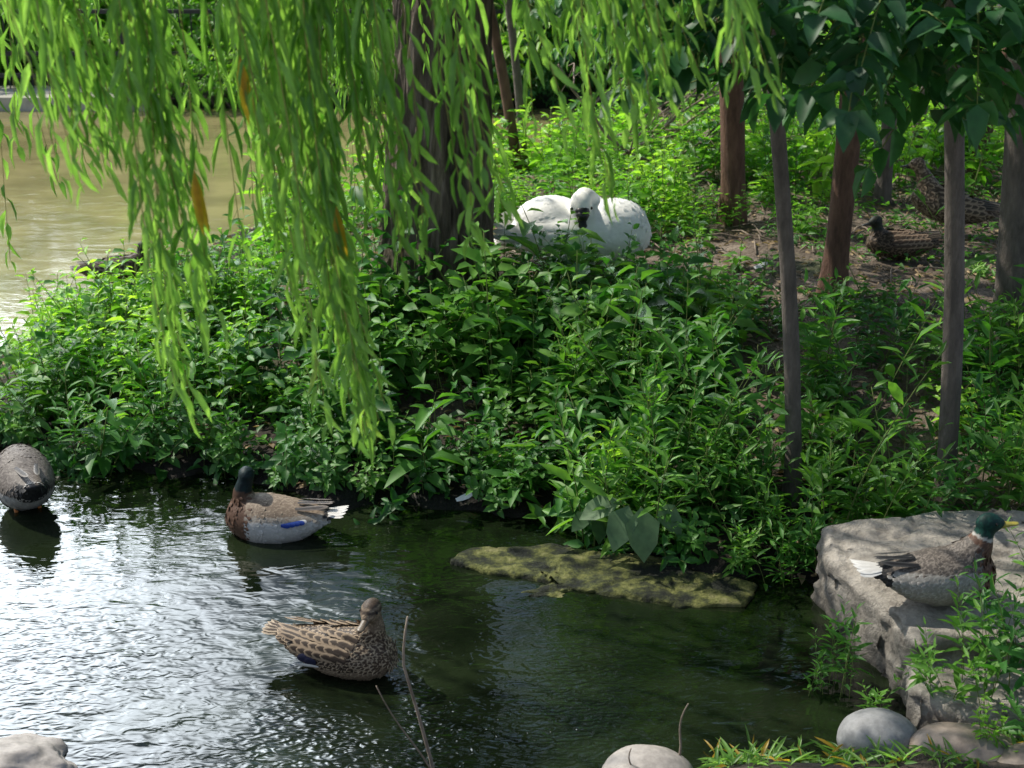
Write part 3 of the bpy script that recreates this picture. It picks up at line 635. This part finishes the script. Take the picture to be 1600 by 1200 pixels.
MALLARD=[(-.25,.095,.02,.008),(-.21,.085,.045,.02),(-.16,.07,.07,.042),(-.09,.06,.09,.066),(0,.055,.102,.083),(.08,.058,.1,.088),(.14,.068,.084,.08),(.19,.08,.06,.06),(.225,.09,.03,.03)]
PLUMP=[(-.24,.12,.02,.008),(-.20,.105,.05,.024),(-.15,.09,.08,.05),(-.08,.075,.105,.08),(0,.07,.118,.10),(.07,.072,.118,.105),(.13,.08,.10,.097),(.18,.09,.072,.075),(.215,.10,.035,.04)]
HEN=[(-.27,.11,.02,.008),(-.22,.10,.05,.022),(-.16,.085,.08,.048),(-.08,.07,.103,.076),(0,.065,.114,.092),(.07,.068,.116,.098),(.14,.075,.104,.095),(.19,.085,.08,.08),(.235,.095,.04,.045)]
def bird(name,label,loc,yaw,scale,neck,hc,hd,pal,billmat,stations=MALLARD,hs=1.,vox=.0075,fsp=.017,fL=.04,fW=.026,wing=None,tail=None,speculum=None,legs=None,category='duck',pitch=0,bill_len=.055,extra=(),lift=.1):
    root=obj(name,None,loc=loc,rot=(0,pitch,yaw),scale=scale,label=label,category=category)
    g=Geo();st=np.array(stations)
    q=np.linspace(0,len(st)-1,len(st)*3);ii=np.arange(len(st));S_=np.stack([np.interp(q,ii,st[:,k]) for k in range(4)],1)
    V,T=etube(np.stack([S_[:,0],0*S_[:,0],S_[:,1]],1),S_[:,2],S_[:,3],(0,1,0),24);g.add(V,T)
    nk=np.array(neck,float);hc=np.array(hc,float);hd=unit(np.array(hd,float))
    k=len(nk);q=np.linspace(0,k-1,k*4);
    Pn=np.stack([np.interp(q,np.arange(k),nk[:,j]) for j in range(3)],1)
    for _ in range(5):Pn[1:-1]=(Pn[:-2]+Pn[1:-1]*2+Pn[2:])/4
    rn=np.interp(q,np.arange(k),nk[:,3]);v,t=tube(Pn,rn,16);g.add(v,t)
    hp=[hc+hd*s*hs for s in(-.042,-.034,-.018,.005,.028,.045,.056)]
    side=unit(np.cross(hd,[0,0,1]) if abs(hd[2])<.95 else np.array([0,1.,0]))
    v,t=etube(hp,np.array([.006,.02,.03,.034,.028,.018,.011])*hs,np.array([.006,.022,.033,.038,.031,.018,.010])*hs,side,18);g.add(v,t)
    for (c_,r3_) in extra:
        bm=bmesh.new();bmesh.ops.create_icosphere(bm,subdivisions=3,radius=1)
        vv=np.array([v.co[:] for v in bm.verts])*np.array(r3_)+np.array(c_);tt=[[v.index for v in f.verts] for f in bm.faces];bm.free();g.add(vv,tt)
    me=g.mesh('tmpb',[]);o=obj('tmp',me)
    md=o.modifiers.new('r','REMESH');md.mode='VOXEL';md.voxel_size=vox
    m2=o.modifiers.new('s','SMOOTH');m2.factor=.5;m2.iterations=14 if category=='swan' else 5
    dg=bpy.context.evaluated_depsgraph_get();dg.update();bm_=bpy.data.meshes.new_from_object(o.evaluated_get(dg));bpy.data.objects.remove(o)
    bm_.name='body';nv=len(bm_.vertices);co=np.empty(nv*3);bm_.vertices.foreach_get('co',co);co=co.reshape(-1,3)
    no=np.array([v.normal[:] for v in bm_.vertices])
    allp=np.vstack([Pn,np.array(hp)]);rad=np.concatenate([rn,np.full(7,.034*hs)]);par=np.concatenate([np.linspace(0,1,len(Pn)),np.linspace(1.15,1.3,7)])
    dd=np.linalg.norm(co[:,None]-allp[None],axis=2)-rad[None];am=dd.argmin(1);dn=dd.min(1);part=np.where(dn<.01,par[am],-1)
    bod=np.interp(co[:,0],st[:,0],st[:,3]);bz=np.interp(co[:,0],st[:,0],st[:,1])
    inside=(np.abs(co[:,2]-bz)<bod*.92)&(co[:,0]>st[0,0])&(co[:,0]<st[-1,0])
    part=np.where(inside&(part<.45),-1,part)
    C1=np.zeros((nv,3));C2=np.zeros((nv,3))
    for i in range(nv):C1[i],C2[i]=pal(co[i],part[i],no[i])
    setc(bm_,C1,C2,rng.random(nv)*.9);bm_.materials.clear();bm_.materials.append(M_plum)
    obj('body',bm_,root)
    F=FG();idx=rng.permutation(nv);cell={};s=fsp
    for i in idx:
        if part[i]>=.3:continue
        p=co[i]
        if p[0]<st[0,0]+.03:continue
        key=tuple((p//s).astype(int));bad=False
        for a in(-1,0,1):
            for b in(-1,0,1):
                for c in(-1,0,1):
                    for w in cell.get((key[0]+a,key[1]+b,key[2]+c),()):
                        if (w[0]-p[0])**2+(w[1]-p[1])**2+(w[2]-p[2])**2<s*s:bad=True
        if bad:continue
        cell.setdefault(key,[]).append(p)
        n=no[i];D=np.array([-1,0,-.15])+rng.normal(size=3)*.12
        if abs(n[0])>.97:D=np.array([-.2,0,-1.])
        c1,c2=pal(p,part[i],n);j=rng.uniform(.85,1.12) if category!='swan' else 1.
        F.add(p-n*.002,n,D,fL*rng.uniform(.75,1.2),fW,np.array(c1)*j,np.array(c2)*j,lift)
    obj('plumage',F.mesh('plumage'),root)
    bvh=BVHTree.FromPolygons([Vector(c) for c in co],[tuple(p.vertices) for p in bm_.polygons])
    sc=st[4,2]/.102
    def rows(spec,off,nm,zd):
        for sd in(-1,1):
            F=FG()
            for (x,z,L,W,c1,c2,lf) in spec:
                h=bvh.ray_cast(Vector((x,sd*1.,z)),Vector((0,-sd,0)))
                if h[0] is None:continue
                n=np.array(h[1][:]);n[0]=0;F.add(np.array(h[0][:])+n*off*sc,n,np.array([-1,-sd*.12,zd]),L,W,np.array(c1),np.array(c2),lf)
            if F.n:obj(nm,F.mesh(nm),root)
    if wing:rows(wing,.006 if category!='swan' else .003,'wing',.12)
    if speculum:rows(speculum,.010,'wing_patch',-.05)
    if tail:
        F=FG();n_=9
        for k_ in range(n_):
            a=(k_-(n_-1)/2)/(n_-1)*.9;b0=np.array([st[0,0]+.05*sc,math.sin(a)*.03*sc,st[0,1]+.004*(k_%2)])
            F.add(b0,np.array([0,math.sin(a)*.5,1]),np.array([-1,math.sin(a)*1.0,.12]),tail[0],tail[0]*.3,np.array(tail[1]),np.array(tail[2]),.1)
        obj('tail',F.mesh('tail'),root)
    g=Geo();bl=bill_len*hs
    bp=[hc+hd*(.046*hs)+hd*bl*s+np.array([0,0,-.006*hs*(1-s)]) for s in(-.1,.2,.5,.8,.97,1.02)]
    v,t=etube(bp,np.array([.013,.0135,.012,.0135,.010,.003])*hs,np.array([.014,.011,.007,.005,.004,.002])*hs,side,12);g.add(v,t)
    obj('bill',g.mesh('bill',[billmat]),root)
    up=unit(np.cross(side,hd));up=up if up[2]>0 else -up
    if category=='swan':
        g=Geo()
        for s_,r_ in((.046,.021),(.034,.023)):
            v,t=etube([hc+hd*(s_-.014)*hs+up*.012*hs,hc+hd*s_*hs+up*.014*hs,hc+hd*(s_+.014)*hs+up*.008*hs],np.array([r_*.9,r_,r_*.6])*hs,np.array([r_*.6,r_*.8,r_*.5])*hs,side,12);g.add(v,t)
        obj('face_patch',g.mesh('face_patch',[M_bill_k]),root)
    for sd in(-1,1):
        g=Geo();c=hc+hd*.020*hs+side*sd*.0295*hs+up*.009*hs
        v,t=etube([c+side*k_*.004*hs for k_ in(-1,-.6,0,.6,1)],np.array([.0005,.004,.005,.004,.0005])*hs,np.array([.0005,.004,.005,.004,.0005])*hs,hd,10);g.add(v,t)
        obj('eye',g.mesh('eye',[M_eye]),root)
    if legs:
        for sd in(-1,1):
            g=Geo();x0=-.0
            v,t=tube([(x0,sd*.045,.01),(x0-.005,sd*.045,-legs*.5),(x0,sd*.045,-legs)],[.011,.007,.007],8);g.add(v,t)
            for a in(-.45,0,.45):
                v,t=tube([(x0,sd*.045,-legs),(x0+.065*math.cos(a),sd*.045+.065*math.sin(a),-legs)],[.006,.003],6);g.add(v,t)
            w=[(x0,sd*.045,-legs)]+[(x0+.06*math.cos(a),sd*.045+.06*math.sin(a),-legs) for a in(-.45,0,.45)]
            g.add(w,[(0,1,2),(0,2,3)])
            obj('foot',g.mesh('foot',[M_foot]),root)
    return root
HC=np.array((.165,-.03,.285))
def pal_f(p,part,n):
    if part>=.45:
        if part>1.1:
            if p[2]>HC[2]+.022:return (.06,.042,.03),(.10,.07,.05)
            if abs(p[2]-HC[2]-.008)<.006:return (.05,.035,.025),(.09,.065,.045)
        return (.17,.125,.085),(.33,.25,.17)
    if n[2]<-.3:return (.2,.145,.1),(.36,.28,.19)
    if p[0]>.14:return (.07,.045,.03),(.40,.31,.21)
    return (.04,.026,.017),(.38,.285,.19)
def pal_m(p,part,n):
    if part>=.55:return (.003,.028,.024),(.006,.055,.04)
    if part>=.5:return (.40,.38,.35),(.40,.38,.35)
    if p[0]>.15 or part>.3:return (.08,.04,.026),(.15,.08,.05)
    if p[0]<-.165:return (.02,.02,.022),(.05,.045,.04)
    if p[2]>.125:return (.09,.075,.065),(.20,.17,.145)
    return (.27,.25,.225),(.38,.355,.325)
def pal_m2(p,part,n):
    if part>=.5:return (.003,.012,.014),(.006,.022,.024)
    if part>=.4:return (.07,.035,.02),(.08,.04,.024)
    if p[0]<-.19:return (.02,.02,.022),(.05,.045,.04)
    if p[0]>.12:return (.09,.048,.03),(.11,.06,.038)
    if p[2]>.125:return (.19,.14,.10),(.32,.25,.185)
    if p[2]>.105:return (.28,.24,.2),(.38,.34,.29)
    return (.46,.45,.43),(.54,.52,.50)
def pal_e(p,part,n):
    if part>=.45:return (.02,.035,.028),(.05,.06,.045)
    if p[0]<-.16 and p[2]<.12:return (.02,.02,.022),(.04,.04,.04)
    if p[2]>.07:return (.13,.11,.095),(.23,.2,.175)
    return (.42,.4,.37),(.52,.5,.47)
def pal_d(p,part,n):
    if part>=.45:return (.012,.02,.014),(.03,.03,.02)
    return (.04,.027,.018),(.17,.12,.08)
def pal_s(p,part,n):return ((.92,.91,.87),(.90,.89,.85)) if part<.6 else ((.92,.90,.83),(.92,.90,.83))
def wingdef(c1,c2,pr1,pr2,zo=0,cov=True):
    w=[]
    if cov:
        for r_,z in enumerate((.135,.115,.092,.07)):
            for x in(.12,.085,.05,.015,-.02,-.055):w.append((x-.01*r_,z+zo,.07,.035,c1,c2,.04))
    for k_,z in enumerate((.125,.115,.105,.096)):w.append((-.08,z+zo,.17-.012*k_,.024,pr1,pr2,.0))
    return w
SP=[(-.035-.018*k_,.098+.002*k_,.04,.020,(.01,.04,.26),(.012,.05,.26),.0) for k_ in range(4)]
SPw=[(-.105,.106,.03,.020,(.6,.6,.6),(.6,.6,.6),.0)]
bird('mallard_duck','mottled brown female mallard standing in the shallow stream',(-.76,5.86,.02),R(-20),1.14,
     [(.12,0,.10,.085),(.155,0,.18,.052),(.162,-.01,.23,.036),(.165,-.018,.265,.030)],tuple(HC),(.0,-.93,-.30),pal_f,M_bill_o,stations=HEN,hs=1.15,fsp=.013,fL=.032,fW=.019,vox=.0065,
     wing=wingdef((.045,.03,.02),(.34,.25,.165),(.05,.035,.025),(.34,.25,.17),.02),speculum=[(-.05,.075,.06,.035,(.012,.014,.04),(.02,.02,.05),.02),(-.03,.068,.05,.035,(.012,.014,.04),(.02,.02,.05),.02),(-.02,.055,.10,.014,(.65,.63,.6),(.7,.68,.62),.02)],
     tail=(.09,(.06,.04,.028),(.45,.36,.26)),legs=.1)
bird('mallard_duck','male mallard with dark head and blue wing patch on water',(-1.2,7.2,-.01),R(174),1.28,
     [(.12,0,.10,.075),(.15,0,.17,.045),(.14,.0,.215,.034),(.13,0,.24,.031)],(.13,-.01,.258),(.15,-1.,-.15),pal_m2,M_bill_k,stations=PLUMP,fsp=.013,fL=.032,fW=.02,lift=.05,
     wing=wingdef(0,0,(.04,.035,.035),(.18,.15,.13),.045,False),speculum=SP+SPw,tail=(.1,(.5,.48,.45),(.65,.63,.6)))
bird('mallard_duck','grey brown duck with white flank standing in the water',(-2.60,7.50,.05),R(118),(1.15,1.35,1.6),
     [(.13,0,.08,.085),(.19,0,.10,.05),(.23,0,.07,.035),(.25,0,.03,.03)],(.255,0,.01),(.4,0,-.9),pal_e,M_bill_y,stations=PLUMP,fsp=.013,fL=.032,fW=.02,lift=.05,
     wing=wingdef(0,0,(.05,.045,.045),(.2,.18,.16),.03,False)[:2],tail=(.045,(.03,.03,.03),(.5,.48,.45)),legs=.1,pitch=R(0))
bird('mallard_duck','dark brown duck resting at the pond edge beside shrubs',(-3.08,11.45,hz(-3.08,11.45)+.12),R(20),1.15,
     [(.13,0,.09,.06),(.18,0,.14,.042),(.19,0,.17,.03),(.2,0,.19,.029)],(.205,0,.205),(1,0,-.05),pal_d,M_bill_o,
     wing=wingdef((.05,.035,.025),(.24,.19,.14),(.04,.03,.02),(.2,.16,.12)),tail=(.09,(.05,.04,.03),(.3,.26,.2)),vox=.01,fsp=.022)
bird('mallard_duck','male mallard with green head sitting on a limestone block',(1.80,5.86,.365),R(6),1.2,
     [(.10,0,.11,.09),(.15,0,.18,.058),(.165,0,.225,.038),(.17,0,.25,.032)],(.178,0,.272),(.97,-.12,.0),pal_m,M_bill_y,stations=PLUMP,hs=1.05,fsp=.014,fL=.034,fW=.022,lift=.06,
     wing=wingdef((.035,.03,.027),(.12,.10,.09),(.012,.012,.014),(.04,.04,.04),.045)[3:6]+wingdef(0,0,(.012,.012,.014),(.05,.05,.05),.045,False),tail=(.12,(.6,.58,.55),(.75,.73,.7)))
bird('mallard_duck','dark brown duck lying on bare woodland soil',(2.72,10.35,hz(2.72,10.35)+.04),R(186),1.15,
     [(.13,0,.09,.065),(.165,0,.14,.045),(.17,0,.17,.034),(.17,0,.195,.03)],(.18,0,.21),(.9,.3,-.15),pal_d,M_bill_k,
     wing=wingdef((.07,.045,.03),(.28,.2,.14),(.02,.015,.012),(.1,.08,.06)),tail=(.08,(.08,.06,.05),(.35,.3,.26)),vox=.01,fsp=.022)
bird('mallard_duck','brown duck standing on the bank with neck stretched forward',(3.22,11.0,hz(3.22,11.0)+.15),R(172),1.4,
     [(.13,0,.09,.07),(.18,0,.16,.05),(.215,0,.20,.036),(.235,0,.225,.032)],(.245,0,.235),(.7,-.5,-.4),lambda p,a,n:((.09,.06,.04),(.34,.25,.17)),M_bill_k,
     wing=wingdef((.07,.05,.035),(.34,.25,.17),(.03,.025,.02),(.15,.12,.09)),tail=(.09,(.08,.06,.05),(.35,.3,.26)),legs=.13,vox=.01,fsp=.022,pitch=R(-12))
SW=[(-.56,.14,.02,.012),(-.49,.16,.08,.05),(-.40,.18,.14,.10),(-.26,.19,.19,.15),(-.08,.20,.22,.18),(.12,.21,.23,.195),(.26,.225,.21,.195),(.37,.23,.17,.165),(.44,.23,.11,.11),(.475,.23,.04,.04)]
wsw=[]
for r_,z in enumerate((.28,.23,.18)):
    for x in(.1,.04,-.02,-.08,-.14,-.2,-.26):wsw.append((x-.03*r_,z,.13,.055,(.92,.91,.87),(.87,.86,.81),.015))
for z in(.25,.22,.19):wsw.append((-.26,z,.28,.05,(.88,.86,.80),(.80,.78,.70),.03))
bird('swan','white swan asleep with its neck folded back over its body',(.45,10.2,hz(.45,10.2)+.0),R(-8),1.05,
     [(.10,.08,.26,.15),(.09,.07,.36,.10),(.06,.04,.42,.078),(.04,-.0,.455,.07),(.03,-.03,.46,.065)],(.025,-.10,.435),(.16,-.62,-.76),pal_s,M_bill_k,stations=SW,hs=2.15,vox=.013,fsp=.03,fL=.055,fW=.036,
     wing=wsw,tail=(.10,(.85,.83,.77),(.80,.78,.72)),category='swan',bill_len=.034,lift=.015,
     extra=[((-.17,.03,.28),(.25,.18,.17)),((.24,-.0,.28),(.22,.2,.17))])
for x,y in[(1.62,9.9),(-1.7,9.6),(-.3,7.5)]:
    F=FG();F.add(np.zeros(3),np.array([0,-.5,1.]),np.array([1,.3,.2]),.1,.04,np.array([.75]*3),np.array([.7]*3),.2)
    obj('feather',F.mesh('feather'),loc=(x,y,hz(x,y)+.05),label='small white feather lying on the bank',category='feather')

# ------------------------------------------------------------ light, world, camera
sun=bpy.data.lights.new('sun','SUN');sun.energy=5;sun.angle=R(.6);sun.color=(1,.95,.84)
so=obj('sun',sun);so.rotation_euler=S.to_track_quat('Z','Y').to_euler()
w=bpy.data.worlds.new('World');scene.world=w;w.use_nodes=True;nt=w.node_tree;nt.nodes.clear();L=nt.links.new
sky=nd(nt,'ShaderNodeTexSky',sky_type='NISHITA');sky.sun_disc=False;sky.sun_elevation=math.asin(S.z);sky.sun_rotation=math.atan2(S.x,S.y)
b1=nd(nt,'ShaderNodeBackground',i_Strength=.15);L(sky.outputs[0],b1.inputs[0])
tc=nd(nt,'ShaderNodeTexCoord');n1=nd(nt,'ShaderNodeTexNoise',i_Scale=2.6,i_Detail=7.);L(tc.outputs['Generated'],n1.inputs['Vector'])
rp=ramp(nt,[(.45,0),(.65,.5)]);L(n1.outputs[0],rp.inputs[0])
dt=nd(nt,'ShaderNodeVectorMath',operation='DOT_PRODUCT');c=Vector((-.45,.90,.55)).normalized();dt.inputs[1].default_value=c  # bright sky patch added in this direction for glare on the stream
L(tc.outputs['Generated'],dt.inputs[0])
nw=nd(nt,'ShaderNodeMath',operation='MULTIPLY_ADD');nw.inputs[1].default_value=.10;L(n1.outputs[0],nw.inputs[0]);L(dt.outputs['Value'],nw.inputs[2])
mr=nd(nt,'ShaderNodeMapRange');mr.inputs['From Min'].default_value=1.015;mr.inputs['From Max'].default_value=1.045;mr.inputs['To Min'].default_value=1.;mr.inputs['To Max'].default_value=14.
L(nw.outputs[0],mr.inputs[0])
mr2=nd(nt,'ShaderNodeMapRange');mr2.inputs['From Min'].default_value=1.0;mr2.inputs['From Max'].default_value=1.03;L(nw.outputs[0],mr2.inputs[0])
mxf=nd(nt,'ShaderNodeMath',operation='MAXIMUM');L(rp.outputs[0],mxf.inputs[0]);L(mr2.outputs[0],mxf.inputs[1])
b2=nd(nt,'ShaderNodeBackground',i_Color=(.84,.92,1,1));L(mr.outputs[0],b2.inputs['Strength'])
ms=nd(nt,'ShaderNodeMixShader');L(mxf.outputs[0],ms.inputs[0]);L(b1.outputs[0],ms.inputs[1]);L(b2.outputs[0],ms.inputs[2])
o=nd(nt,'ShaderNodeOutputWorld');L(ms.outputs[0],o.inputs[0])
scene.view_settings.view_transform='Standard';scene.view_settings.look='None';scene.view_settings.exposure=0
cam=bpy.data.cameras.new('camera');cam.lens=54;cam.sensor_width=36;cam.clip_end=1000
cam.dof.use_dof=True;cam.dof.focus_distance=7.5;cam.dof.aperture_fstop=4
co_=obj('camera',cam);co_.location=(0,0,3.5);co_.rotation_euler=(R(90-20.35),0,0);scene.camera=co_
